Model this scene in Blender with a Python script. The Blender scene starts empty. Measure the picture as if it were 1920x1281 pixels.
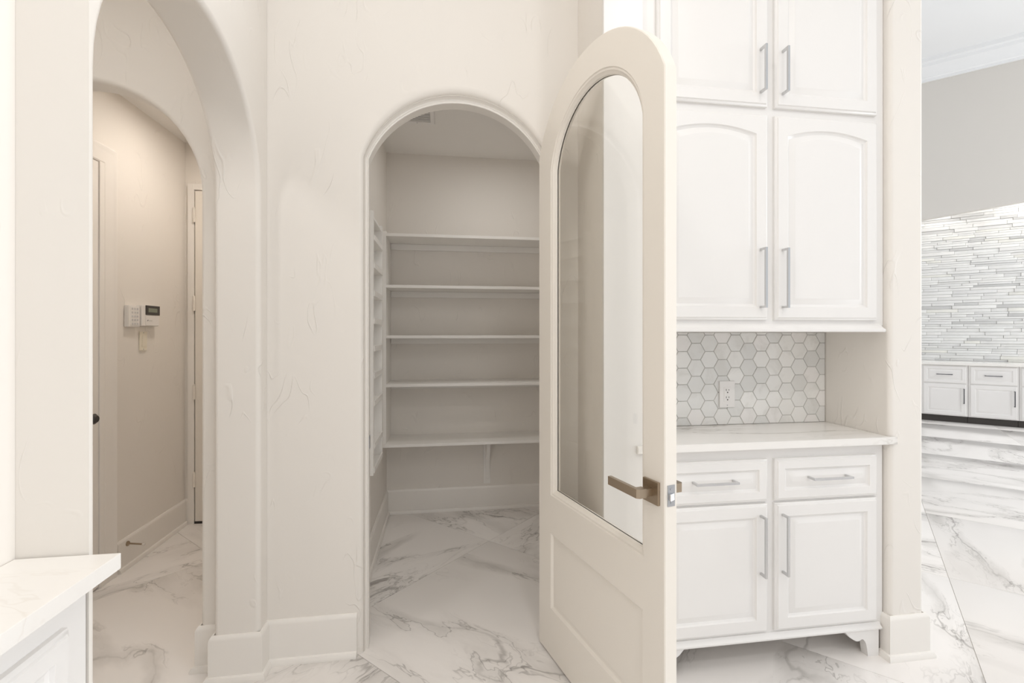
import bpy, bmesh, math, random
from mathutils import Matrix, Vector, Euler

random.seed(7)
SC = bpy.context.scene
COL = SC.collection
R = math.radians

# ------------------------------------------------------------------ camera
F_PX, CX, CY, CAM_H = 880.0, 960.0, 625.0, 1.34
YAW = math.atan(128.0 / F_PX)
cam_d = bpy.data.cameras.new('camera')
cam = bpy.data.objects.new('camera', cam_d)
COL.objects.link(cam)
cam.location = (0, 0, CAM_H)
cam.rotation_euler = (R(90), 0, -YAW)
cam_d.sensor_fit = 'HORIZONTAL'
cam_d.sensor_width = 36.0
cam_d.lens = F_PX / 1920.0 * 36.0
cam_d.shift_y = -(640.5 - CY) / 1920.0
cam_d.clip_start = 0.05
SC.camera = cam

# ------------------------------------------------------------------ world, lights, exposure
W = bpy.data.worlds.new('daylight')
SC.world = W
W.use_nodes = True
W.node_tree.nodes['Background'].inputs[0].default_value = (0.95, 0.975, 1.0, 1)
W.node_tree.nodes['Background'].inputs[1].default_value = 1.12

def area(name, loc, size, power, col, rot=(0, 0, 0), size_y=None, shape=None):
    d = bpy.data.lights.new(name, 'AREA')
    d.energy = power
    d.color = col
    d.size = size
    if size_y:
        d.shape = 'RECTANGLE'
        d.size_y = size_y
    elif shape:
        d.shape = shape
    o = bpy.data.objects.new(name, d)
    o.location = loc
    o.rotation_euler = rot
    COL.objects.link(o)
    return o

WARM = (1.0, 0.91, 0.82)
SOFT = (1.0, 0.98, 0.955)
# recessed downlights of the kitchen ceiling, of the hall, the lobby and the pantry
for x, y, p in ((-0.2, 0.8, 9), (1.3, 0.3, 9), (0.5, -0.9, 14), (1.9, -0.9, 14), (0.2, -2.2, 15)):
    area('kitchen_downlight', (x, y, 3.56), 0.22, p, SOFT, shape='DISK')
area('hall_downlight', (-1.25, 3.0, 2.655), 0.2, 8.5, WARM, shape='DISK')
area('lobby_downlight', (-1.35, 1.1, 2.86), 0.2, 7, SOFT, shape='DISK')
area('pantry_downlight', (0.35, 2.85, 2.655), 0.2, 4.4, SOFT, shape='DISK')
for _x, _y in ((7.57, 6.25), (8.28, 5.54), (8.99, 4.83)):
    area('recess_cove_light', (_x, _y, 3.55), 0.15, 5, (1.0, 0.98, 0.95), rot=(0, 0, R(-45)), size_y=0.1)
area('living_room_fill', (11.8, 1.0, 2.8), 4.0, 700, (0.95, 0.975, 1.0), rot=(0, R(90), 0), size_y=5.0)  # added area light brightening the living room; no window is built here

SC.view_settings.view_transform = 'Standard'
SC.view_settings.look = 'None'
SC.view_settings.gamma = 1.0
SC.view_settings.use_curve_mapping = False
SC.view_settings.exposure = -0.31
SC.cycles.diffuse_bounces = 7
SC.cycles.max_bounces = 14
SC.cycles.use_denoising = True

# ------------------------------------------------------------------ materials
def new_mat(name, col, rough=0.5, metal=0.0, spec=0.5):
    m = bpy.data.materials.new(name)
    m.use_nodes = True
    b = m.node_tree.nodes['Principled BSDF']
    b.inputs['Base Color'].default_value = (*col, 1)
    b.inputs['Roughness'].default_value = rough
    b.inputs['Metallic'].default_value = metal
    b.inputs['Specular IOR Level'].default_value = spec
    return m

class NT:
    """small helper for building node trees"""
    def __init__(self, m):
        self.t = m.node_tree
        self.b = self.t.nodes['Principled BSDF']
    def n(self, typ, **kw):
        nd = self.t.nodes.new(typ)
        for k, v in kw.items():
            if k.startswith('i_'):
                nd.inputs[k[2:].replace('_', ' ')].default_value = v
            else:
                setattr(nd, k, v)
        return nd
    def l(self, a, b):
        self.t.links.new(a, b)
    def math(self, op, a, b=None, clamp=False):
        nd = self.t.nodes.new('ShaderNodeMath')
        nd.operation = op
        nd.use_clamp = clamp
        for i, v in enumerate((a, b)):
            if v is None:
                continue
            if isinstance(v, (int, float)):
                nd.inputs[i].default_value = v
            else:
                self.l(v, nd.inputs[i])
        return nd.outputs[0]
    def ramp(self, v, a, b, c=0.0, d=1.0):
        nd = self.t.nodes.new('ShaderNodeMapRange')
        nd.clamp = True
        nd.interpolation_type = 'SMOOTHSTEP'
        self.l(v, nd.inputs[0])
        for i, x in enumerate((a, b, c, d)):
            nd.inputs[i + 1].default_value = x
        return nd.outputs[0]
    def noise(self, vec, scale, detail=3.0, rough=0.5, dist=0.0):
        nd = self.t.nodes.new('ShaderNodeTexNoise')
        self.l(vec, nd.inputs['Vector'])
        nd.inputs['Scale'].default_value = scale
        nd.inputs['Detail'].default_value = detail
        nd.inputs['Roughness'].default_value = rough
        nd.inputs['Distortion'].default_value = dist
        return nd.outputs['Fac']
    def mix(self, fac, a, b):
        nd = self.t.nodes.new('ShaderNodeMix')
        nd.data_type = 'RGBA'
        for sock, v in ((nd.inputs[0], fac), (nd.inputs[6], a), (nd.inputs[7], b)):
            if isinstance(v, tuple):
                sock.default_value = (*v, 1)
            elif isinstance(v, (int, float)):
                sock.default_value = v
            else:
                self.l(v, sock)
        return nd.outputs[2]

def plaster(name, col, strength=0.35):
    m = new_mat(name, col, 0.62, spec=0.3)
    t = NT(m)
    tc = t.n('ShaderNodeTexCoord').outputs['Object']
    base = t.noise(tc, 4.0, 4, 0.55, 0.6)
    # hand trowel ridges: thin crests of a stretched, warped noise, only in places
    mp = t.n('ShaderNodeMapping')
    mp.inputs['Scale'].default_value = (1.0, 1.0, 0.45)
    mp.inputs['Rotation'].default_value = (0.5, 0.7, 0.3)
    t.l(tc, mp.inputs[0])
    r1 = t.noise(mp.outputs[0], 9.0, 1, 0.4, 0.9)
    crest = t.ramp(t.math('ABSOLUTE', t.math('SUBTRACT', r1, 0.5)), 0.0, 0.02, 1.0, 0.0)
    mask = t.ramp(t.noise(tc, 5.0, 2), 0.52, 0.68)
    h = t.math('ADD', t.math('MULTIPLY', base, 0.35), t.math('MULTIPLY', crest, mask))
    bp = t.n('ShaderNodeBump')
    bp.inputs['Strength'].default_value = strength
    bp.inputs['Distance'].default_value = 0.004
    t.l(h, bp.inputs['Height'])
    t.l(bp.outputs[0], t.b.inputs['Normal'])
    return m

def marble(name, base, vein, haze, rough, scale=1.0, per_object=True, strength=1.0, sparse=0.5, stretch=(0.75, 1.9)):
    m = new_mat(name, base, rough)
    t = NT(m)
    tc = t.n('ShaderNodeTexCoord').outputs['Object']
    if per_object:
        rnd = t.n('ShaderNodeObjectInfo').outputs['Random']
        add = t.n('ShaderNodeVectorMath', operation='ADD')
        cmb = t.n('ShaderNodeCombineXYZ')
        t.l(t.math('MULTIPLY', rnd, 37.0), cmb.inputs[0])
        t.l(t.math('MULTIPLY', rnd, 91.0), cmb.inputs[1])
        t.l(t.math('MULTIPLY', rnd, 53.0), cmb.inputs[2])
        t.l(tc, add.inputs[0]); t.l(cmb.outputs[0], add.inputs[1])
        tc = add.outputs[0]
    mp = t.n('ShaderNodeMapping')
    mp.inputs['Scale'].default_value = (stretch[0] * scale, stretch[1] * scale, 1.0 * scale)
    mp.inputs['Rotation'].default_value = (0, 0, 0.6)
    t.l(tc, mp.inputs[0])
    v = mp.outputs[0]
    # warp
    w = t.n('ShaderNodeTexNoise')
    w.inputs['Scale'].default_value = 1.4
    w.inputs['Detail'].default_value = 5
    t.l(v, w.inputs['Vector'])
    sub = t.n('ShaderNodeVectorMath', operation='SUBTRACT')
    sub.inputs[1].default_value = (0.5, 0.5, 0.5)
    t.l(w.outputs['Color'], sub.inputs[0])
    sc = t.n('ShaderNodeVectorMath', operation='SCALE')
    sc.inputs['Scale'].default_value = 0.9
    t.l(sub.outputs[0], sc.inputs[0])
    ad = t.n('ShaderNodeVectorMath', operation='ADD')
    t.l(v, ad.inputs[0]); t.l(sc.outputs[0], ad.inputs[1])
    v2 = ad.outputs[0]
    n1 = t.noise(v2, 0.9, 2, 0.5)
    d1 = t.math('ABSOLUTE', t.math('SUBTRACT', n1, 0.5))
    line1 = t.ramp(d1, 0.0, 0.009, 1.0, 0.0)
    band1 = t.ramp(d1, 0.0, 0.085, 1.0, 0.0)
    n2 = t.noise(v2, 2.4, 4, 0.6)
    line2 = t.ramp(t.math('ABSOLUTE', t.math('SUBTRACT', n2, 0.48)), 0.0, 0.016, 1.0, 0.0)
    n3 = t.noise(v2, 5.5, 3, 0.6, 0.4)
    line3 = t.ramp(t.math('ABSOLUTE', t.math('SUBTRACT', n3, 0.5)), 0.0, 0.022, 1.0, 0.0)
    patch = t.ramp(t.noise(v, 1.6, 3), sparse - 0.08, sparse + 0.14)
    a = t.math('MULTIPLY', line1, t.math('ADD', t.math('MULTIPLY', patch, 0.7), 0.12))
    b = t.math('MULTIPLY', band1, t.math('ADD', t.math('MULTIPLY', line2, 0.7), t.math('MULTIPLY', line3, t.math('MULTIPLY', patch, 0.55))))
    veins = t.math('MULTIPLY', t.math('ADD', a, b, True), 0.8 * strength)
    hz = t.math('MULTIPLY', t.math('MULTIPLY', band1, t.ramp(n2, 0.3, 0.66)), 0.62 * strength)
    c = t.mix(hz, base, haze)
    c = t.mix(veins, c, vein)
    t.l(c, t.b.inputs['Base Color'])
    return m

def varied(name, cols, rough, noise_scale=6.0, cloud=None, cloud_amt=0.4):
    """base colour picked per object from a ramp, with soft clouds over it"""
    m = new_mat(name, cols[0], rough)
    t = NT(m)
    rnd = t.n('ShaderNodeObjectInfo').outputs['Random']
    cr = t.n('ShaderNodeValToRGB')
    cr.color_ramp.interpolation = 'CONSTANT'
    els = cr.color_ramp.elements
    els[0].position = 0; els[0].color = (*cols[0], 1)
    els[1].position = 1 / len(cols); els[1].color = (*cols[1], 1)
    for i, c in enumerate(cols[2:]):
        e = els.new((i + 2) / len(cols)); e.color = (*c, 1)
    t.l(rnd, cr.inputs[0])
    tc = t.n('ShaderNodeNewGeometry').outputs['Position']
    add = t.n('ShaderNodeVectorMath', operation='ADD')
    cmb = t.n('ShaderNodeCombineXYZ')
    t.l(t.math('MULTIPLY', rnd, 40.0), cmb.inputs[0])
    t.l(tc, add.inputs[0]); t.l(cmb.outputs[0], add.inputs[1])
    n = t.ramp(t.noise(add.outputs[0], noise_scale, 4, 0.6, 0.8), 0.48, 0.72)
    t.l(t.mix(t.math('MULTIPLY', n, cloud_amt), cr.outputs[0], cloud), t.b.inputs['Base Color'])
    return m

M_WALL = plaster('warm_plaster', (0.80, 0.765, 0.72), 0.5)
M_LIVWALL = new_mat('grey_wall_paint', (0.66, 0.635, 0.60), 0.7, spec=0.3)
M_CEIL = new_mat('ceiling_paint', (0.82, 0.80, 0.77), 0.8, spec=0.2)
M_LIVCEIL = new_mat('white_ceiling_paint', (0.80, 0.81, 0.82), 0.8, spec=0.2)
M_TRIM = new_mat('trim_paint', (0.84, 0.81, 0.77), 0.35)
M_CAB = new_mat('cabinet_paint', (0.815, 0.80, 0.785), 0.32)
M_CABIN = new_mat('cabinet_inside', (0.30, 0.27, 0.24), 0.7)
M_DOOR = new_mat('door_paint', (0.81, 0.765, 0.70), 0.35)
M_SHELF = new_mat('shelf_paint', (0.86, 0.84, 0.81), 0.4)
M_PLAST = new_mat('white_plastic', (0.80, 0.78, 0.76), 0.35)
M_CREAM = new_mat('cream_plastic', (0.80, 0.75, 0.64), 0.35)
M_DARK = new_mat('dark_plastic', (0.035, 0.03, 0.028), 0.3)
M_LCD = new_mat('lcd_glass', (0.20, 0.22, 0.17), 0.2)
M_KEY = new_mat('rubber_key', (0.60, 0.59, 0.60), 0.5)
M_PRINT = new_mat('grey_print', (0.35, 0.33, 0.33), 0.5)
M_RUBBER = new_mat('white_rubber', (0.75, 0.72, 0.68), 0.6)
M_SLOT = new_mat('black_slot', (0.02, 0.02, 0.02), 0.6)
M_CHROME = new_mat('polished_chrome', (0.62, 0.62, 0.625), 0.12, 1.0)
M_STEEL = new_mat('satin_steel', (0.47, 0.48, 0.50), 0.3, 1.0)
M_BRONZE = new_mat('brushed_nickel_bronze', (0.40, 0.325, 0.245), 0.32, 1.0)
M_TOEDARK = new_mat('dark_toe_kick', (0.05, 0.043, 0.038), 0.5)
M_GROUT = new_mat('floor_grout', (0.60, 0.57, 0.53), 0.8)
M_HEXGROUT = new_mat('backsplash_grout', (0.60, 0.59, 0.565), 0.7)
M_BLACKBAR = new_mat('dark_bar_pull', (0.10, 0.10, 0.11), 0.35, 0.8)
M_FLOOR = marble('calacatta_floor_tile', (0.83, 0.80, 0.775), (0.32, 0.30, 0.285), (0.58, 0.555, 0.53), 0.16, 1.0, True, 1.12)
M_QUARTZ = marble('white_veined_quartz', (0.85, 0.83, 0.805), (0.45, 0.42, 0.38), (0.74, 0.72, 0.69), 0.18, 1.0, False, 1.3, 0.45, (0.6, 4.5))
M_QUARTZ2 = marble('white_quartz', (0.86, 0.84, 0.81), (0.60, 0.53, 0.45), (0.80, 0.76, 0.72), 0.2, 1.0, False, 0.35, 0.62)
M_HEX = varied('marble_hex_tile', [(0.80, 0.79, 0.765), (0.74, 0.735, 0.715), (0.83, 0.82, 0.795), (0.77, 0.765, 0.745), (0.71, 0.705, 0.685), (0.82, 0.80, 0.78)], 0.14, 9.0, (0.60, 0.585, 0.55), 0.42)
M_STONE = varied('ledger_stone', [(0.77, 0.77, 0.755), (0.75, 0.75, 0.735), (0.79, 0.79, 0.775), (0.76, 0.76, 0.75), (0.69, 0.69, 0.685), (0.78, 0.78, 0.765), (0.755, 0.755, 0.745), (0.785, 0.78, 0.735), (0.72, 0.72, 0.715), (0.77, 0.775, 0.765), (0.79, 0.785, 0.77), (0.75, 0.75, 0.74), (0.77, 0.77, 0.76), (0.56, 0.56, 0.555)], 0.55, 7.0, (0.64, 0.64, 0.635), 0.3)

# clear architectural glass: transparent with a Fresnel reflection
M_GLASS = bpy.data.materials.new('clear_glass')
M_GLASS.use_nodes = True
_t = M_GLASS.node_tree
_t.nodes.clear()
_o = _t.nodes.new('ShaderNodeOutputMaterial')
_mx = _t.nodes.new('ShaderNodeMixShader')
_tr = _t.nodes.new('ShaderNodeBsdfTransparent')
_tr.inputs[0].default_value = (0.985, 0.98, 0.965, 1)
_gl = _t.nodes.new('ShaderNodeBsdfGlossy')
_gl.inputs['Roughness'].default_value = 0.03
# Schlick reflectance from the facing angle, the same on both sides of the pane
_lw = _t.nodes.new('ShaderNodeLayerWeight')
_lw.inputs['Blend'].default_value = 0.5
_pw = _t.nodes.new('ShaderNodeMath'); _pw.operation = 'POWER'; _pw.inputs[1].default_value = 5.0
_ma = _t.nodes.new('ShaderNodeMath'); _ma.operation = 'MULTIPLY_ADD'; _ma.inputs[1].default_value = 0.92; _ma.inputs[2].default_value = 0.08
_t.links.new(_lw.outputs['Facing'], _pw.inputs[0])
_t.links.new(_pw.outputs[0], _ma.inputs[0])
_t.links.new(_ma.outputs[0], _mx.inputs[0])
_t.links.new(_tr.outputs[0], _mx.inputs[1])
_t.links.new(_gl.outputs[0], _mx.inputs[2])
_t.links.new(_mx.outputs[0], _o.inputs[0])

# ------------------------------------------------------------------ mesh helpers
def quad(bm, vs):
    try:
        bm.faces.new(vs)
    except ValueError:
        pass

def box(bm, x0, x1, y0, y1, z0, z1, bev=0.0):
    vs = [bm.verts.new((x, y, z)) for x in (x0, x1) for y in (y0, y1) for z in (z0, z1)]
    fs = [bm.faces.new([vs[i] for i in f]) for f in
          ((0, 1, 3, 2), (4, 6, 7, 5), (0, 4, 5, 1), (2, 3, 7, 6), (0, 2, 6, 4), (1, 5, 7, 3))]
    if bev > 0:
        es = set(e for f in fs for e in f.edges)
        bmesh.ops.bevel(bm, geom=list(es), offset=bev, segments=2, affect='EDGES', profile=0.6)

def prism(bm, pts, mapf, t0, t1):
    """closed 2D polygon -> solid; mapf(a, b, t) gives the 3D point"""
    A = [bm.verts.new(mapf(a, b, t0)) for a, b in pts]
    B = [bm.verts.new(mapf(a, b, t1)) for a, b in pts]
    bm.faces.new(A); bm.faces.new(B[::-1])
    n = len(pts)
    for i in range(n):
        quad(bm, (A[i], B[i], B[(i + 1) % n], A[(i + 1) % n]))

XY = lambda a, b, t: (a, b, t)
XZ = lambda a, b, t: (a, t, b)
YZ = lambda a, b, t: (t, a, b)

def rings(bm, rs, closed=True, cap0=False, cap1=False):
    L = [[bm.verts.new(p) for p in r] for r in rs]
    n = len(rs[0])
    for a, b in zip(L, L[1:]):
        for i in range(n if closed else n - 1):
            j = (i + 1) % n
            quad(bm, (a[i], a[j], b[j], b[i]))
    if cap0: bm.faces.new(L[0][::-1])
    if cap1: bm.faces.new(L[-1])
    return L

def sweep(bm, path, prof, side=1, closed_prof=True):
    """profile (offset, z) swept along an XY polyline with mitred corners; offset goes to the left of travel for side=1"""
    n = len(path)
    secs = []
    for i in range(n):
        p = Vector(path[i])
        d0 = (p - Vector(path[i - 1])).normalized() if i else None
        d1 = (Vector(path[i + 1]) - p).normalized() if i < n - 1 else None
        n0 = Vector((-d0.y, d0.x)) * side if d0 else None
        n1 = Vector((-d1.y, d1.x)) * side if d1 else None
        if n0 is None: m = n1
        elif n1 is None: m = n0
        else:
            m = (n0 + n1).normalized()
            m = m / max(0.2, m.dot(n0))
        secs.append([(p.x + m.x * o, p.y + m.y * o, z) for o, z in prof])
    rings(bm, secs, closed_prof, True, True)

def cyl(bm, p, q, r0, r1=None, seg=16):
    p, q = Vector(p), Vector(q)
    r1 = r0 if r1 is None else r1
    d = (q - p).normalized()
    a = d.orthogonal().normalized()
    b = d.cross(a)
    def ring(c, r):
        return [c + (a * math.cos(2 * math.pi * k / seg) + b * math.sin(2 * math.pi * k / seg)) * r for k in range(seg)]
    rings(bm, [ring(p, r0), ring(q, r1)], True, True, True)

def arch(xc, hw, rad, cz, z0, n=0.0, K=28):
    """outline of an arched opening, bottom-left round the top to bottom-right, grown outward by n"""
    if abs(xc - 0.068) < 1e-6:      # pantry opening: its moulding widens towards the crown
        hw, rad, cz = hw + n, rad + 0.7 * n, cz + 0.95 * n
    else:
        hw, rad = hw + n, rad + n
    a = math.acos(min(1.0, hw / rad))
    pts = [(xc - hw, z0)]
    for k in range(K + 1):
        t = math.pi - a - (math.pi - 2 * a) * k / K
        pts.append((xc + rad * math.cos(t), cz + rad * math.sin(t)))
    pts.append((xc + hw, z0))
    return pts

MTX = {}
def finish(name, bm, mat, smooth=32, wn=True):
    bmesh.ops.recalc_face_normals(bm, faces=bm.faces)
    me = bpy.data.meshes.new(name)
    bm.to_mesh(me); bm.free()
    if mat: me.materials.append(mat)
    if smooth:
        for p in me.polygons: p.use_smooth = True
        me.set_sharp_from_angle(angle=R(smooth))
    o = bpy.data.objects.new(name, me)
    COL.objects.link(o)
    if smooth and wn:
        w = o.modifiers.new('wn', 'WEIGHTED_NORMAL')
        w.keep_sharp = True
    return o

def tag(o, label=None, cat=None, group=None, kind=None):
    if label: o['label'] = label
    if cat: o['category'] = cat
    if group: o['group'] = group
    if kind: o['kind'] = kind
    return o

def thing(name, label, cat, loc=(0, 0, 0), rz=0.0, group=None, kind=None):
    o = bpy.data.objects.new(name, None)
    o.empty_display_size = 0.1
    COL.objects.link(o)
    o.location = loc
    o.rotation_euler = (0, 0, rz)
    MTX[o.name] = Matrix.Translation(loc) @ Matrix.Rotation(rz, 4, 'Z')
    return tag(o, label, cat, group, kind)

def part(name, bm, mat, parent, label=None, world=True, smooth=32):
    """a part; bm in world coordinates (world=True) or already in its thing's own frame"""
    root = parent
    while root.parent: root = root.parent
    if world and root.name in MTX:
        bmesh.ops.transform(bm, matrix=MTX[root.name].inverted(), verts=bm.verts)
    o = finish(name, bm, mat, smooth)
    o.parent = parent
    if label: o['label'] = label
    return o

def single(name, bm, mat, label, cat, loc, group=None, smooth=32):
    bmesh.ops.translate(bm, vec=-Vector(loc), verts=bm.verts)
    o = finish(name, bm, mat, smooth)
    o.location = loc
    return tag(o, label, cat, group)

def struct(name, bm, mat, label=None, smooth=32, cat=None):
    o = finish(name, bm, mat, smooth)
    return tag(o, label, cat, None, 'structure')

NB = bmesh.new

# ------------------------------------------------------------------ arched walls
def arch_wall(u0, u1, ztop, ops, t0, t1, mapf, r=0.018, seg=5):
    """wall slab between t0 and t1 with arched openings whose edges are rounded (bullnose)"""
    bm = NB()
    prof = [(r * (1 - math.sin(a)), r * (1 - math.cos(a))) for a in [math.pi / 2 * k / seg for k in range(seg + 1)]]
    # prof: (grow n, depth from the face), from (r, 0) to (0, r)
    sg = 1 if t1 > t0 else -1
    full = [(n, t0 + sg * d) for n, d in prof] + [(n, t1 - sg * d) for n, d in prof[::-1]]
    strips = []
    for o in ops:
        L = rings(bm, [[mapf(a, b, t) for a, b in arch(*o, 0.0, n)] for n, t in full], closed=False)
        strips.append(L)
    for idx, t in ((0, t0), (-1, t1)):
        vs = [bm.verts.new(mapf(u0, 0, t))]
        for L in strips: vs += L[idx]
        vs += [bm.verts.new(mapf(u1, 0, t)), bm.verts.new(mapf(u1, ztop, t)), bm.verts.new(mapf(u0, ztop, t))]
        bm.faces.new(vs)
        if idx == 0: A = (vs[0], vs[-3], vs[-2], vs[-1])
        else: B = (vs[0], vs[-3], vs[-2], vs[-1])
    for i, j in ((1, 2), (2, 3), (3, 0)):
        quad(bm, (A[i], A[j], B[j], B[i]))
    return bm

WT = 0.108        # thickness of that wall
YB = 2.03          # kitchen face of the pantry wall
PX, PHW, PR, PCZ = 0.068, 0.383, 0.41, 1.932       # pantry opening (clear, inside its frame)
ZT = 3.6
ops = [(-1.38, 0.42, 0.42, 1.90), (PX, PHW + 0.018, PR + 0.7 * 0.018, PCZ + 0.95 * 0.018)]
struct('wall_back', arch_wall(-1.94, 1.82, ZT, ops, YB, YB + WT, XZ, 0.02), M_WALL,
       'cream plaster wall with the arched pantry opening', cat='wall')
# wall with the nearer, larger arch, running towards the camera
struct('wall_left', arch_wall(1.064, YB - 0.001, ZT, [(1.521, 0.434, 0.434, 1.889)], -0.711, -0.878, YZ), M_WALL,
       'white plaster pier and large rounded archway at the left', cat='wall')
bm = NB(); box(bm, -0.98, -0.842, -3.5, 1.0638, 0, ZT)
struct('wall_near', bm, M_WALL, 'plaster wall above the near left countertop', cat='wall')
# end wall beside the tall cabinet
def rounded_rect(x0, x1, y0, y1, r, k=5):
    pts = []
    for cx, cy, a0 in ((x1 - r, y0 + r, -90), (x1 - r, y1 - r, 0), (x0 + r, y1 - r, 90), (x0 + r, y0 + r, 180)):
        for i in range(k + 1):
            a = R(a0 + 90 * i / k)
            pts.append((cx + r * math.cos(a), cy + r * math.sin(a)))
    return pts
bm = NB(); prism(bm, rounded_rect(1.82, 1.982, 1.69, 3.9, 0.018), XY, 0, ZT)
struct('wall_right', bm, M_WALL, 'narrow beige wall end to the right of the white cabinets', cat='wall')
bm = NB(); box(bm, 0.593, 0.747, 1.7055, YB - 0.001, 0, ZT)
struct('wall_stub', bm, M_WALL, 'short plaster wall stub behind the open pantry door', cat='wall')
bm = NB(); box(bm, 0.593, 0.747, 1.690, 1.7050, 0, ZT, 0.0015)
struct('trim_3', bm, M_CAB, 'white flat filler board left of the tall cabinet', cat='filler board')
# hall
bm = NB(); box(bm, -1.94, -1.80, 0.2, YB, 0, ZT); box(bm, -1.94, -1.80, YB + WT, 3.74, 0, 2.8)
struct('wall_hall', bm, M_WALL, 'beige hall wall carrying the alarm keypads', cat='wall')
bm = NB(); box(bm, -1.94, -0.56, 3.60, 3.74, 0, 2.8)
struct('wall_hall_end', bm, M_WALL, 'end wall of the hall behind the hinged door', cat='wall')
bm = NB(); box(bm, -1.94, -0.832, 0.06, 0.2, 0, 3.0)
struct('wall_lobby', bm, M_WALL, 'lobby wall behind the left pier', cat='wall')
# pantry
bm = NB(); box(bm, -0.56, -0.42, YB + WT, 3.74, 0, 2.8)
struct('wall_pantry_left', bm, M_WALL, 'pantry side wall carrying the narrow rack', cat='wall')
bm = NB(); box(bm, -0.42, 1.16, 3.58, 3.74, 0, 2.8)
struct('wall_pantry_back', bm, M_WALL, 'pantry back wall behind the white shelves', cat='wall')
bm = NB(); box(bm, 1.02, 1.16, YB + WT, 3.58, 0, 2.8)
struct('wall_pantry_right', bm, M_WALL, 'pantry side wall hidden behind the open door', cat='wall')
bm = NB(); box(bm, -1.94, -0.56, YB + WT, 3.6, 2.68, 2.8); box(bm, -0.42, 1.02, YB + WT, 3.58, 2.68, 2.8)
struct('ceiling_pantry', bm, M_CEIL, 'low ceiling of pantry and hall', cat='ceiling')
bm = NB(); box(bm, -1.8, -0.878, 0.2, YB, 2.9, 3.0)
struct('ceiling_lobby', bm, M_CEIL, 'lobby ceiling above the left archway', cat='ceiling')
bm = NB(); box(bm, -1.94, 2.0, -3.6, YB + WT, ZT, ZT + 0.12)
struct('ceiling', bm, M_CEIL, 'kitchen ceiling', cat='ceiling')

# ------------------------------------------------------------------ floor of diagonal marble tiles
bm = NB(); box(bm, -2.2, 12.5, -3.6, 9.5, -0.05, -0.004)
floor = struct('floor', bm, M_GROUT, 'polished white marble tile floor with grey veins', cat='floor')
TS = 1.155
bm = NB(); box(bm, -TS / 2 + 0.001, TS / 2 - 0.001, -TS / 2 + 0.001, TS / 2 - 0.001, -0.012, 0.0, 0.0012)
tile0 = finish('tile', bm, M_FLOOR, 32)
tile_me = tile0.data
bpy.data.objects.remove(tile0)
rt2 = math.sqrt(0.5)
for i in range(-4, 14):
    for j in range(-9, 7):
        p = 1.185 + TS * (i + 0.5); q = 1.93 + TS * (j + 0.5)
        x, y = (p - q) * rt2, (p + q) * rt2
        if x < -2.6 or x > 12 or y < -2.0 or y > 9.2: continue
        if y < 0.3 and x > 6: continue
        o = bpy.data.objects.new('tile', tile_me)
        COL.objects.link(o)
        o.location = (x, y, 0)
        o.rotation_euler = (0, 0, R(45 + random.choice((0, 90, 180, 270))))
        o.parent = floor

# ------------------------------------------------------------------ baseboards
BB = [(0, 0), (0.028, 0), (0.028, 0.010), (0.022, 0.021), (0.014, 0.024), (0.014, 0.158), (0.010, 0.168), (0.005, 0.175), (0, 0.175)]
bm = NB()
sweep(bm, [(-0.357, YB), (-0.711, YB), (-0.711, 1.955), (-0.878, 1.955), (-0.878, YB), (-0.96, YB), (-0.96, YB + WT), (-0.7, YB + WT)], BB, 1)
struct('baseboard_back', bm, M_TRIM, 'white baseboard wrapping the wall and archway corners', cat='baseboard')
bm = NB()
sweep(bm, [(-1.80, 2.89), (-1.80, 3.60), (-1.778, 3.60)], BB, -1)
struct('baseboard_hall', bm, M_TRIM, 'baseboard along the hall wall below the keypads', cat='baseboard')
bm = NB()
sweep(bm, [(-0.42, YB + WT + 0.02), (-0.42, 3.58), (1.02, 3.58), (1.02, YB + WT + 0.02)], BB, -1)
struct('baseboard_pantry', bm, M_TRIM, 'baseboard round the pantry floor', cat='baseboard')
bm = NB()
sweep(bm, [(1.82, 1.722), (1.82, 1.69), (1.982, 1.69), (1.982, 3.9)], BB, -1)
struct('baseboard_right', bm, M_TRIM, 'baseboard wrapping the wall end beside the cabinets', cat='baseboard')

# ------------------------------------------------------------------ pantry door frame
bm = NB()
prof = [(0.007, 2.140), (0.0005, 2.067), (0.0015, 2.062), (0.004, 2.060), (0.0062, 2.063), (0.009, 2.066), (0.012, 2.064), (0.014, 2.057),
        (0.0148, 2.049), (0.016, 2.044), (0.0176, 2.046), (0.0182, 2.053), (0.0182, 2.140)]
rings(bm, [[(a, y, z) for a, z in arch(PX, PHW, PR, PCZ, 0.0, n)] for n, y in prof], closed=False)
trim1 = struct('trim_1', bm, M_TRIM, 'white moulded frame round the arched pantry opening', cat='door frame')
bm = NB(); box(bm, PX - PHW - 0.004, PX - PHW + 0.0010, 2.069, 2.095, 0.845, 0.90)
part('strike_plate', bm, M_STEEL, trim1, 'dark metal strike plate')

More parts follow.
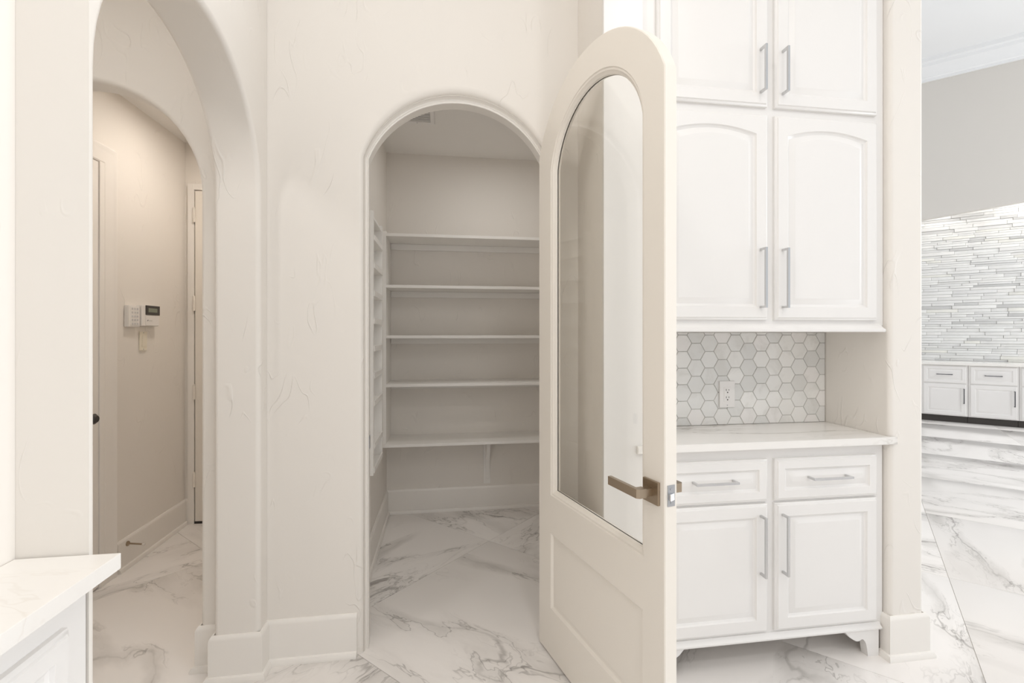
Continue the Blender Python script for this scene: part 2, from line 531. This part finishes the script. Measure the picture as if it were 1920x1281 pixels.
# ------------------------------------------------------------------ open pantry door
DW, DT, DR_, DCZ = 0.785, 0.045, 0.418, 1.949
DANG = -75.0
door = thing('door_1', 'open cream pantry door with arched glass pane and raised panel', 'door', (0.409, 1.997, 0.0), R(DANG), kind='structure')
def with_y(pts, y): return [(a, y, b) for a, b in pts]
def dring(x0, x1, z0, n):  # lower panel ring
    return [(x0 + n, z0[0] + n), (x1 - n, z0[0] + n), (x1 - n, z0[1] - n), (x0 + n, z0[1] - n)]
bm = NB()
GX, GHW, GR, GCZ, GZ0 = 0.401, 0.294, 0.299, 1.952, 0.672
ZS = 0.592
out_u = arch(DW / 2, DW / 2, DR_, DCZ, ZS)
def ging(n): # glass opening outline shrunk by n, bottom too
    return arch(GX, GHW, GR, GCZ, GZ0 + n, -n)
c = 0.003
st = [(out_u, DT / 2), (out_u, c), (arch(DW / 2, DW / 2, DR_, DCZ, ZS, -c), 0.0), (ging(0), 0.0), (ging(0.003), 0.003), (ging(0.009), 0.004),
      (ging(0.014), 0.009), (ging(0.020), 0.012), (ging(0.022), 0.020)]
for sgn in (0, 1):
    rings(bm, [with_y(o, y if not sgn else DT - y) for o, y in st], True)
lo = [(0, 0.010), (DW, 0.010), (DW, ZS), (0, ZS)]
PX0, PX1, PZ = 0.107, 0.690, (0.205, 0.515)
for sgn in (0, 1):
    f = (lambda y: y) if not sgn else (lambda y: DT - y)
    loc_ = [(c, 0.010), (DW - c, 0.010), (DW - c, ZS), (c, ZS)]
    rs = [with_y(lo, DT / 2), with_y(lo, f(c)), with_y(loc_, f(0)), with_y(dring(PX0, PX1, PZ, 0), f(0)), with_y(dring(PX0, PX1, PZ, 0.010), f(0.008)),
          with_y(dring(PX0, PX1, PZ, 0.022), f(0.009)), with_y(dring(PX0, PX1, PZ, 0.034), f(0.004))]
    rings(bm, rs, True, False, True)
part('door_leaf', bm, M_DOOR, door, world=False, smooth=28)
bm = NB(); rings(bm, [with_y(ging(0.016), 0.0205), with_y(ging(0.016), 0.0245)], True, True, True)
part('glass_pane', bm, M_GLASS, door, 'clear arched glass pane', world=False)
# lever handles
def lever(side):
    f = (lambda y: y) if side < 0 else (lambda y: DT - y)
    def bx(bm, x0, x1, ya, yb, z0, z1, bev=0.0):
        a, b = sorted((f(ya), f(yb)))
        box(bm, x0, x1, a, b, z0, z1, bev)
    h = NB(); bx(h, 0.701, 0.767, -0.009, -0.0004, 0.850, 0.916, 0.0015)
    nm = part('handle_rose', h, M_BRONZE, door, 'square satin metal rose', world=False)
    h = NB()
    bx(h, 0.722, 0.744, -0.030, -0.009, 0.872, 0.894, 0.001)
    pts = [(0.745, -0.030), (0.745, -0.054), (0.738, -0.061), (0.600, -0.061), (0.600, -0.049), (0.721, -0.049), (0.721, -0.030)]
    prism(h, [(a, f(b)) for a, b in pts], XY, 0.870, 0.896)
    part('lever', h, M_BRONZE, nm, 'flat brushed metal lever', world=False)
lever(-1); lever(1)
bm = NB(); box(bm, DW - 0.001, DW + 0.0018, 0.0095, 0.0355, 0.852, 0.912, 0.0005)
lp = part('latch_plate', bm, M_STEEL, door, 'grey steel latch plate', world=False)
bm = NB()
prism(bm, [(DW, 0.013), (DW + 0.010, 0.013), (DW + 0.004, 0.031), (DW, 0.031)], XY, 0.870, 0.889)
part('latch_bolt', bm, M_CHROME, lp, 'shiny latch bolt', world=False)
for z in (0.901, 0.863):
    bm = NB(); cyl(bm, (DW + 0.001, 0.0225, z), (DW + 0.0030, 0.0225, z), 0.004, seg=10)
    part('screw', bm, M_STEEL, lp, world=False)
for z in (0.25, 1.05, 1.85):
    bm = NB(); cyl(bm, (-0.006, 0.050, z - 0.045), (-0.006, 0.050, z + 0.045), 0.006, seg=12)
    part('hinge', bm, M_BRONZE, door, 'metal hinge knuckle', world=False)

# ------------------------------------------------------------------ raised panel fronts
def panel_front(x0, x1, z0, z1, yf, fw, rise=0.0, th=0.02, K=12, flat=False):
    """cabinet door or drawer front facing -y: moulded edge, frame, groove and raised panel"""
    bm = NB()
    def ring(ins, y, rise_, topfw=0.0):
        xl, xr, zb, zt = x0 + ins, x1 - ins, z0 + ins, z1 - ins
        r = [(xl, y, zb), (xr, y, zb)]
        for k in range(K + 1):
            t = 1 - 2 * k / K
            r.append(((xl + xr) / 2 + (xr - xl) / 2 * t, y, zt - rise_ * t * t))
        return r
    yb = yf + th
    rs = [ring(0.0, yb, 0), ring(0.0, yf + 0.009, 0), ring(0.004, yf + 0.005, 0), ring(0.008, yf + 0.004, 0), ring(0.011, yf, 0),
          ring(fw, yf, rise), ring(fw + 0.004, yf + 0.006, rise), ring(fw + 0.011, yf + 0.009, rise),
          ring(fw + 0.032, yf + 0.003, rise), ring(fw + 0.036, yf + 0.0015, rise)]
    rings(bm, rs, True, True, True)
    return bm

def bar_pull(p, q, out, sec=0.0085):
    """square bar pull between p and q (points on the front face), standing out along vector out"""
    bm = NB()
    p, q, out = Vector(p), Vector(q), Vector(out)
    d = (q - p).normalized()
    s = d.cross(out).normalized()
    on = out.normalized()
    def bar(a, b, wd, axis_u, axis_v):
        vs = []
        for e in (a, b):
            vs.append([e + axis_u * wd * su + axis_v * wd * sv for su, sv in ((-1, -1), (1, -1), (1, 1), (-1, 1))])
        rings(bm, vs, True, True, True)
    h = sec / 2
    bar(p + out - d * h, q + out + d * h, h, s, on)
    for e in (p, q):
        bar(e - on * 0.001, e + out - on * h, h, s, d)
    return bm

FY = 1.70      # front of doors
OUTV = (0, -0.032, 0)
# ---- upper cabinet
up = thing('upper_cabinet', 'tall white wall cabinet with arched panel doors above the tiled niche', 'cabinet', (1.28, 1.72, 1.344))
bm = NB()
box(bm, 0.749, 1.818, 1.72, 2.028, 1.372, 3.05)
part('carcass', bm, M_CAB, up)
bm = NB()
sweep(bm, [(0.768, 1.722), (1.80, 1.722)], [(0, 1.345), (0.030, 1.345), (0.033, 1.349), (0.033, 1.356), (0.024, 1.361), (0.018, 1.367), (0.008, 1.376), (0.003, 1.380), (0, 1.380)], -1)
part('light_rail', bm, M_CAB, up, 'moulded bottom rail')
for (x0, x1, hx) in ((0.812, 1.279, 1.2440), (1.311, 1.777, 1.3400)):
    for (z0, z1, rise, zt, zb) in ((1.393, 2.211, 0.028, 1.672, 1.444), (2.243, 3.02, 0.028, 2.465, 2.296)):
        d = part('door', panel_front(x0, x1, z0, z1, FY, 0.052, rise), M_CAB, up)
        part('handle', bar_pull((hx, FY, zb), (hx, FY, zt), OUTV), M_CHROME, d, 'square chrome bar pull')
# ---- base cabinet
base = thing('base_cabinet', 'white base cabinet with two drawers and scroll feet under the veined counter', 'cabinet', (1.28, 1.72, 0.0))
bm = NB()
box(bm, 0.749, 1.815, 1.72, 2.028, 0.122, 0.882)
part('carcass', bm, M_CAB, base)
bm = NB()
sweep(bm, [(0.768, 1.722), (1.798, 1.722)], [(0, 0.112), (0.016, 0.112), (0.019, 0.116), (0.019, 0.121), (0.012, 0.126), (0.008, 0.133), (0.006, 0.138), (0, 0.138)], -1)
part('base_molding', bm, M_CAB, base)
for (x0, x1, hx, dz) in ((0.812, 1.279, 1.2440, 0), (1.311, 1.777, 1.3400, 0)):
    d = part('drawer', panel_front(x0, x1, 0.670, 0.838, FY, 0.040), M_CAB, base)
    mx = (x0 + x1) / 2 - 0.004
    part('handle', bar_pull((mx - 0.084, FY, 0.760), (mx + 0.084, FY, 0.760), OUTV), M_CHROME, d, 'square chrome bar pull')
    d = part('door', panel_front(x0, x1, 0.149, 0.660, FY, 0.052), M_CAB, base)
    part('handle', bar_pull((hx, FY, 0.387), (hx, FY, 0.615), OUTV), M_CHROME, d, 'square chrome bar pull')
foot = [(1.630, 0.112), (1.646, 0.095), (1.652, 0.088), (1.668, 0.077), (1.684, 0.068), (1.694, 0.067), (1.702, 0.069), (1.710, 0.074),
        (1.716, 0.0735), (1.724, 0.066), (1.730, 0.054), (1.734, 0.040), (1.737, 0.020), (1.740, 0.0), (1.790, 0.0), (1.790, 0.112)]
bm = NB(); prism(bm, foot, XZ, 1.712, 1.745)
part('foot', bm, M_CAB, base)
bm = NB(); prism(bm, [(2.560 - a, b) for a, b in foot], XZ, 1.712, 1.745); 
part('foot', bm, M_CAB, base)
# ---- countertop
bm = NB()
prism(bm, [(0.722, 1.676), (1.843, 1.676), (1.843, 1.6885), (1.818, 1.6885), (1.818, 2.028), (0.749, 2.028), (0.749, 1.6885), (0.722, 1.6885)], XY, 0.884, 0.914)
bmesh.ops.bevel(bm, geom=[e for e in bm.edges if all(abs(v.co.y - 1.676) < 1e-4 for v in e.verts)], offset=0.002, segments=2, affect='EDGES')
single('countertop', bm, M_QUARTZ, 'white quartz countertop with thin brown veins in the tiled niche', 'countertop', (1.28, 1.85, 0.884))

# ------------------------------------------------------------------ hexagon backsplash
bs = thing('backsplash', 'backsplash of white marble hexagon tiles behind the counter', 'backsplash', (1.28, 2.028, 0.916), kind='structure')
bm = NB(); box(bm, 0.749, 1.818, 2.0235, 2.0285, 0.9145, 1.344)
part('grout_bed', bm, M_HEXGROUT, bs)
def clip(poly, ax, lim, keep_less):
    out = []
    for i in range(len(poly)):
        a, b = poly[i], poly[(i + 1) % len(poly)]
        ia = (a[ax] <= lim) == keep_less
        ib = (b[ax] <= lim) == keep_less
        if ia: out.append(a)
        if ia != ib:
            t = (lim - a[ax]) / (b[ax] - a[ax])
            out.append((a[0] + (b[0] - a[0]) * t, a[1] + (b[1] - a[1]) * t))
    return out
HP = 0.0762; HC = HP * 0.8660 + 0.0
hx0, hz0 = 1.0855, 1.332 - HP / 2
for ci in range(-6, 14):
    for cj in range(-8, 3):
        x = hx0 + ci * HC
        z = hz0 + cj * HP + (HP / 2 if ci % 2 else 0)
        r = (HP - 0.0026) / math.sqrt(3)
        poly = [(x + r * math.cos(R(60 * k)), z + r * math.sin(R(60 * k))) for k in range(6)]
        for ax, lim, less in ((0, 0.751, False), (0, 1.8165, True), (1, 0.9155, False), (1, 1.3430, True)):
            poly = clip(poly, ax, lim, less)
            if len(poly) < 3: break
        if len(poly) < 3: continue
        A = 0.5 * abs(sum(poly[k][0] * poly[(k + 1) % len(poly)][1] - poly[(k + 1) % len(poly)][0] * poly[k][1] for k in range(len(poly))))
        if A < 2e-4: continue
        cxm = sum(p[0] for p in poly) / len(poly); czm = sum(p[1] for p in poly) / len(poly)
        yf = 2.0195 + random.uniform(-0.0006, 0.0006)
        bm = NB()
        ins = lambda s: [(cxm + (a - cxm) * s, czm + (b - czm) * s) for a, b in poly]
        rings(bm, [with_y(poly, 2.0240), with_y(poly, yf + 0.0012), with_y(ins(0.965), yf)], True, False, True)
        o = part('tile', bm, M_HEX, bs)
# ---- outlet
ot = thing('electrical_outlet', 'white double electrical outlet on the hexagon tile backsplash', 'outlet', (1.302, 2.018, 1.057))
bm = NB(); box(bm, 1.264, 1.340, 2.0105, 2.0178, 0.996, 1.118, 0.002)
pl = part('cover_plate', bm, M_PLAST, ot)
bm = NB(); box(bm, 1.2855, 1.3185, 2.0090, 2.0110, 1.023, 1.091, 0.0008)
rc = part('receptacle', bm, M_PLAST, ot)
for zc in (1.040, 1.074):
    for dx, w, h in ((-0.0065, 0.0022, 0.009), (0.0065, 0.0022, 0.007)):
        bm = NB(); box(bm, 1.302 + dx - w / 2, 1.302 + dx + w / 2, 2.0084, 2.0100, zc + 0.003 - h / 2, zc + 0.003 + h / 2)
        part('slot', bm, M_SLOT, rc)
    bm = NB(); cyl(bm, (1.302, 2.0084, zc - 0.0085), (1.302, 2.0100, zc - 0.0085), 0.0030, seg=10)
    part('ground_hole', bm, M_SLOT, rc)
bm = NB(); cyl(bm, (1.302, 2.0088, 1.006), (1.302, 2.011, 1.006), 0.002, seg=8)
part('screw', bm, M_STEEL, ot)

# ------------------------------------------------------------------ pantry shelving
sh = thing('pantry_shelving', 'white built-in shelves of five boards across the pantry back wall', 'shelves', (0.3, 3.58, 0.56))
bm = NB(); box(bm, -0.4185, -0.388, 3.283, 3.578, 0.581, 2.038, 0.002)
part('side_panel', bm, M_SHELF, sh)
for zt in (2.022, 1.670, 1.325, 0.992, 0.582):
    bm = NB(); box(bm, -0.388 if zt > 0.7 else -0.4185, 1.018, 3.28 if zt > 0.7 else 3.272, 3.578, zt - 0.02, zt, 0.0015)
    part('shelf', bm, M_SHELF, sh)
    bm = NB(); box(bm, -0.386, 1.016, 3.560, 3.5785, zt - 0.064, zt - 0.0205, 0.002)
    part('cleat', bm, M_SHELF, sh)
bm = NB()
box(bm, 0.300, 0.352, 3.566, 3.5785, 0.195, 0.518, 0.002)
prism(bm, [(3.566, 0.230), (3.556, 0.245), (3.552, 0.300), (3.540, 0.350), (3.510, 0.400), (3.470, 0.440), (3.448, 0.470), (3.440, 0.500), (3.440, 0.560), (3.566, 0.560)], YZ, 0.314, 0.340)
part('bracket', bm, M_SHELF, sh, 'scrolled support bracket')

# ---- narrow rack on the pantry side wall
rk = thing('wall_rack', 'narrow white rack of small ledges on the pantry side wall', 'rack', (-0.42, 2.68, 0.6))
XF = -0.358
bm = NB(); box(bm, -0.4185, -0.410, 2.51, 2.86, 0.607, 1.965)
part('back_panel', bm, M_SHELF, rk)
for y0, y1 in ((2.487, 2.512), (2.838, 2.868)):
    bm = NB(); box(bm, -0.4185, XF, y0, y1, 0.607, 1.972, 0.002)
    part('side_panel', bm, M_SHELF, rk)
for z in (1.945, 1.83, 1.685, 1.54, 1.396, 1.252, 1.11, 0.966, 0.745, 0.62):
    bm = NB()
    box(bm, -0.410, XF - 0.0045, 2.512, 2.838, z - 0.006, z + 0.006)
    if z < 1.9: box(bm, XF - 0.0044, XF + 0.003, 2.512, 2.838, z - 0.006, z + 0.022)
    part('ledge', bm, M_SHELF, rk)

# ---- vent in the pantry ceiling
vt = thing('ceiling_vent', 'small white louvred vent in the pantry ceiling', 'vent', (-0.16, 2.87, 2.68))
bm = NB()
rings(bm, [[(x, y, z) for x, y in ((-0.27 + i, 2.76 + i), (-0.05 - i, 2.76 + i), (-0.05 - i, 2.98 - i), (-0.27 + i, 2.98 - i))] for i, z in ((0, 2.679), (0, 2.672), (0.003, 2.669), (0.026, 2.669), (0.026, 2.679))])
part('frame', bm, M_PLAST, vt)
bm = NB(); box(bm, -0.245, -0.075, 2.785, 2.955, 2.6782, 2.6796)
part('duct_opening', bm, M_SLOT, vt, 'dark duct opening')
for k in range(9):
    y = 2.793 + k * 0.0185
    bm = NB(); prism(bm, [(y, 2.6700), (y + 0.0095, 2.6695), (y + 0.0095, 2.6710), (y, 2.6715)], YZ, -0.244, -0.076)
    part('slat', bm, M_PLAST, vt)
bm = NB(); cyl(bm, (-0.16, 2.968, 2.6675), (-0.16, 2.968, 2.670), 0.004, seg=8)
part('screw', bm, M_STEEL, vt)
vt.location = (-0.166, 2.92, 2.68)

# ------------------------------------------------------------------ hall: doors, keypads, switch, door stop
d2 = thing('door_2', 'beige hall door seen edge-on with four hinges', 'door', (-1.2, 3.6, 0), kind='structure')
bm = NB(); box(bm, -1.728, -0.92, 3.582, 3.598, 0.018, 2.340, 0.002)
part('door_leaf', bm, M_DOOR, d2)
bm = NB()
box(bm, -1.776, -1.7345, 3.580, 3.599, 0.0, 2.390, 0.002); box(bm, -1.7345, -0.90, 3.580, 3.599, 2.348, 2.390, 0.002)
part('casing', bm, M_TRIM, d2)
bm = NB(); box(bm, -1.7345, -0.92, 3.585, 3.599, 0.0, 0.014)
part('threshold', bm, M_TOEDARK, d2, 'dark threshold strip')
for z in (2.168, 1.547, 0.926, 0.312):
    bm = NB(); cyl(bm, (-1.7315, 3.574, z - 0.05), (-1.7315, 3.574, z + 0.05), 0.0085, seg=12)
    cyl(bm, (-1.7315, 3.574, z + 0.05), (-1.7315, 3.574, z + 0.058), 0.005, seg=10)
    part('hinge', bm, M_DOOR, d2)
d3 = thing('door_3', 'white side door with dark knob beyond the left pier', 'door', (-1.8, 2.4, 0), kind='structure')
bm = NB(); box(bm, -1.799, -1.788, 2.19, 2.742, 0.012, 2.238, 0.002)
part('door_leaf', bm, M_TRIM, d3)
bm = NB()
prof3 = [(0.0, 0.0), (0.012, 0.0), (0.016, 0.006), (0.017, 0.062), (0.021, 0.072), (0.023, 0.088), (0.018, 0.097), (0.0, 0.1)]
def casing_leg(bm):
    # legs and head of the casing as one mitred frame in the wall plane
    secs = []
    for (y, z, dy, dz) in ((2.779, 0.0, 1, 0), (2.779, 2.243, 1, 1), (2.185, 2.243, -1, 1), (2.185, 0.0, -1, 0)):
        secs.append([(-1.80 + t, y + dy * o, z + dz * o) for t, o in prof3])
    rings(bm, secs, True, True, True)
casing_leg(bm)
part('casing', bm, M_TRIM, d3)
bm = NB(); box(bm, -1.799, -1.782, 2.744, 2.779, 0.0, 2.243, 0.002)
part('jamb', bm, M_TRIM, d3)
bm = NB(); cyl(bm, (-1.79, 2.632, 0.909), (-1.752, 2.632, 0.909), 0.011, seg=12); cyl(bm, (-1.755, 2.632, 0.909), (-1.735, 2.632, 0.909), 0.022, 0.027, seg=16); cyl(bm, (-1.735, 2.632, 0.909), (-1.722, 2.632, 0.909), 0.027, 0.016, seg=16)
part('door_knob', bm, M_DARK, d3, 'dark round door knob')

# alarm keypad with buttons
kp = thing('alarm_keypad', 'small white keypad with rows of buttons on the hall wall', 'keypad', (-1.80, 3.0, 1.44))
bm = NB(); box(bm, -1.799, -1.772, 2.957, 3.056, 1.376, 1.500, 0.006)
part('housing', bm, M_PLAST, kp)
bm = NB(); box(bm, -1.7725, -1.7705, 2.967, 3.046, 1.383, 1.492, 0.001)
fp = part('face_plate', bm, M_PLAST, kp)
for i in range(5):
    for j in range(3):
        y = 2.984 + j * 0.0225; z = 1.481 - i * 0.0215
        bm = NB(); box(bm, -1.7708, -1.7685, y - 0.006, y + 0.006, z - 0.0055, z + 0.0055)
        part('key', bm, M_KEY, fp)
ap = thing('alarm_console', 'white alarm console with dark display strip beside the keypad', 'alarm', (-1.80, 3.14, 1.44))
bm = NB(); box(bm, -1.799, -1.768, 3.064, 3.232, 1.384, 1.506, 0.004)
part('housing', bm, M_PLAST, ap)
bm = NB(); box(bm, -1.7685, -1.764, 3.098, 3.236, 1.450, 1.508, 0.002)
dp = part('display', bm, M_DARK, ap, 'dark display strip')
bm = NB(); box(bm, -1.7642, -1.7634, 3.120, 3.208, 1.467, 1.492)
part('screen', bm, M_LCD, dp, 'grey green screen')
bm = NB(); box(bm, -1.7682, -1.7660, 3.098, 3.230, 1.388, 1.447, 0.001)
fl = part('flap', bm, M_PLAST, ap)
bm = NB(); prism(bm, [(3.109, 1.413), (3.120, 1.413), (3.126, 1.421), (3.115, 1.421)], YZ, -1.7661, -1.7656)
box(bm, -1.7661, -1.7656, 3.130, 3.162, 1.4145, 1.4165)
part('logo', bm, M_PRINT, fl, 'small grey printed mark')
sw = thing('light_switch', 'cream light switch below the alarm console', 'switch', (-1.80, 3.122, 1.288))
bm = NB(); box(bm, -1.799, -1.793, 3.089, 3.158, 1.236, 1.350, 0.002)
part('cover_plate', bm, M_CREAM, sw)
bm = NB(); prism(bm, [(-1.7935, 1.260), (-1.7895, 1.260), (-1.7875, 1.326), (-1.7935, 1.326)], lambda a, b, t: (a, t, b), 3.107, 3.140)
part('rocker', bm, M_CREAM, sw)
for z in (1.342, 1.244):
    bm = NB(); cyl(bm, (-1.7935, 3.1235, z), (-1.7920, 3.1235, z), 0.003, seg=8)
    part('screw', bm, M_STEEL, sw)
ds = thing('door_stop', 'metal door stop with white tip on the hall baseboard', 'door stop', (-1.785, 2.965, 0.14))
bm = NB(); cyl(bm, (-1.786, 2.965, 0.14), (-1.780, 2.965, 0.14), 0.014, seg=16); cyl(bm, (-1.780, 2.965, 0.14), (-1.774, 2.965, 0.14), 0.014, 0.006, seg=16)
part('base', bm, M_BRONZE, ds)
bm = NB(); cyl(bm, (-1.776, 2.965, 0.14), (-1.708, 2.965, 0.132), 0.0048, seg=12)
part('rod', bm, M_BRONZE, ds)
bm = NB(); cyl(bm, (-1.708, 2.965, 0.132), (-1.694, 2.965, 0.130), 0.0065, 0.006, seg=12)
part('tip', bm, M_RUBBER, ds, 'white rubber tip')

# ------------------------------------------------------------------ near left counter and cabinet
nc = thing('base_cabinet', 'white drawer cabinet cut off by the frame at the lower left', 'cabinet', (-0.715, 0.1, 0.0), R(90))
# own frame: local x = world y - 0.1, local -y = world +x
bm = NB()
box(bm, -1.1, 0.961, 0.0, 0.124, 0.10, 0.860)
part('carcass', bm, M_CAB, nc, world=False)
bm = NB(); box(bm, -1.1, 0.961, 0.05, 0.124, 0.0, 0.0995)
part('toe_kick', bm, M_CAB, nc, world=False)
for x0, x1 in ((0.36, 0.900), (-0.20, 0.34), (-0.76, -0.22)):
    d = part('drawer', panel_front(x0, x1, 0.615, 0.783, -0.02, 0.042), M_CAB, nc, world=False)
    part('handle', bar_pull(((x0 + x1) / 2 - 0.084, -0.02, 0.70), ((x0 + x1) / 2 + 0.084, -0.02, 0.70), OUTV), M_CHROME, d, 'square chrome bar pull', world=False)
    d = part('door', panel_front(x0, x1, 0.13, 0.600, -0.02, 0.052), M_CAB, nc, world=False)
    part('handle', bar_pull((x0 + 0.035, -0.02, 0.34), (x0 + 0.035, -0.02, 0.56), OUTV), M_CHROME, d, 'square chrome bar pull', world=False)
bm = NB(); box(bm, -0.8405, -0.650, -1.0, 1.0605, 0.861, 0.893, 0.002)
single('countertop', bm, M_QUARTZ2, 'white stone counter corner at the lower left against the plaster pier', 'countertop', (-0.75, 0.1, 0.861))

# ------------------------------------------------------------------ living room beyond
LA = -45.0
O3 = (7.289, 6.25, 0.0)
LM = Matrix.Translation(O3) @ Matrix.Rotation(R(LA), 4, 'Z')
def lstruct(name, bm, mat, label, cat, smooth=32):
    o = finish(name, bm, mat, smooth)
    o.matrix_world = LM
    return tag(o, label, cat, None, 'structure')
# local x along the wall (to the right), local -y towards the camera
SX0, SX1 = -3.0, 5.0
bm = NB()
apex = 3.6
prism(bm, [(SX0, 0), (SX0, 5.6), (SX1, 5.6), (SX1, 0), (SX1 - 0.3, 0), (SX1 - 0.3, 2.94), (apex, 3.083 + 0.0967 * apex), (SX0 + 0.3, 3.083 - 0.0967 * (-SX0 - 0.3)), (SX0 + 0.3, 0)], XZ, -0.02, 0.10)
lstruct('wall_far', bm, M_LIVWALL, 'grey living room wall above the stone recess', 'wall')
bm = NB(); box(bm, SX0, SX1, 0.60, 0.75, 0, 4.2)
stone_wall = lstruct('wall_stone', bm, M_HEXGROUT, 'recess wall clad in stacked pale marble strips', 'wall')
bm = NB(); box(bm, SX0, SX1, 0.10, 0.60, 4.0, 4.2)
lstruct('ceiling_recess', bm, M_LIVWALL, 'top of the stone recess', 'ceiling')
# crown moulding
bm = NB()
cp = [(-0.02, 5.18), (-0.05, 5.18), (-0.055, 5.215), (-0.075, 5.23), (-0.09, 5.27), (-0.12, 5.32), (-0.165, 5.36), (-0.175, 5.40), (-0.215, 5.415), (-0.225, 5.47), (-0.02, 5.47)]
rings(bm, [[(x, y, z) for y, z in cp] for x in (SX0, SX1)], True, True, True)
lstruct('trim_2', bm, M_LIVCEIL, 'stepped white crown moulding below the living room ceiling', 'crown moulding')
bm = NB(); prism(bm, [(2.0, -3.5), (12.0, -3.5), (12.0, 1.0), (4.5, 9.4), (2.0, 9.4)], XY, 5.47, 5.6)
struct('ceiling_living_room', bm, M_LIVCEIL, 'high white living room ceiling', cat='ceiling')
bm = NB(); box(bm, 1.9, 2.0, -3.6, 1.69, ZT + 0.12, 5.6)
struct('wall_header', bm, M_WALL, 'wall above the kitchen ceiling edge', cat='wall')
# stacked stone strips
smesh = {}
def stone_mesh(L, H, D):
    key = (L, H, D)
    if key not in smesh:
        bm = NB(); box(bm, 0, L, -D, 0, 0, H, 0.0025)
        o = finish('stone', bm, M_STONE, 32)
        smesh[key] = o.data
        bpy.data.objects.remove(o)
    return smesh[key]
rng = random.Random(3)
z = 0.905; n_st = 0
heights = [0.034, 0.043, 0.053]
bulk = NB()
while z < 3.5:
    H = rng.choice(heights)
    x = SX0 + 0.4 + rng.random() * 0.3
    while x < SX1 - 0.5:
        L = rng.choice((0.18, 0.27, 0.37, 0.50))
        D = rng.choice((0.018, 0.021, 0.025, 0.029))
        if x + L > -0.02 and x < 1.12 and z < 3.32:      # the stretch the photograph shows, strip by strip
            o = bpy.data.objects.new('stone', stone_mesh(round(L - 0.0025, 4), round(H - 0.0025, 4), D))
            COL.objects.link(o)
            o.location = (x, 0.6, z)
            o.parent = stone_wall
            n_st += 1
        else:
            box(bulk, x, x + L - 0.003, 0.6 - D, 0.6, z, z + H - 0.003)
        x += L
    z += H
o = finish('stone_cladding', bulk, M_STONE, 0)
o.parent = stone_wall
o['kind'] = 'stuff'
# built-in cabinets
lg = 'built-in cabinets under the stone recess'
names = ['white far cabinet with dark bar pulls nearest the beige wall end',
         'second far white cabinet from the beige wall end under the stone recess',
         'third far white cabinet from the beige wall end, cut by the frame edge']
for i in range(-2, 6):
    x0 = 0.002 + i * 0.522; x1 = x0 + 0.518
    if i < 0 or i > 3: lab = 'fifth far white cabinet from the beige wall end' if i == 4 else 'last far white cabinet of the row, farthest from the beige wall end'
    elif i < 3: lab = names[i]
    else: lab = 'fourth far white cabinet from the beige wall end'
    if i < 0: continue
    t = thing('built_in_cabinet', lab, 'cabinet', tuple(LM @ Vector((x0, 0.06, 0.0))), R(LA), lg)
    # local frame of each cabinet: x from 0, front at y = -0.04
    bm = NB(); box(bm, 0, x1 - x0, -0.04, 0.50, 0.102, 0.862)
    part('carcass', bm, M_CAB, t, world=False)
    bm = NB(); box(bm, 0, x1 - x0, 0.02, 0.50, 0.0, 0.1015)
    part('toe_kick', bm, M_TOEDARK, t, 'dark toe kick', world=False)
    d = part('drawer', panel_front(0.016, 0.500, 0.592, 0.850, -0.06, 0.045), M_CAB, t, world=False)
    part('handle', bar_pull((0.172, -0.06, 0.722), (0.342, -0.06, 0.722), (0, -0.03, 0), 0.010), M_BLACKBAR, d, 'dark bar pull', world=False)
    d = part('door', panel_front(0.016, 0.500, 0.112, 0.580, -0.06, 0.055), M_CAB, t, world=False)
    part('handle', bar_pull((0.470, -0.06, 0.300), (0.470, -0.06, 0.512), (0, -0.03, 0), 0.010), M_BLACKBAR, d, 'dark bar pull', world=False)
bm = NB(); box(bm, -0.02, 6 * 0.522, -0.02, 0.56, 0.864, 0.904, 0.003)
bmesh.ops.transform(bm, matrix=LM, verts=bm.verts)
single('countertop', bm, M_QUARTZ2, 'long white countertop on the far built-in cabinets below the stone', 'countertop', tuple(LM @ Vector((1.5, 0.25, 0.864))))
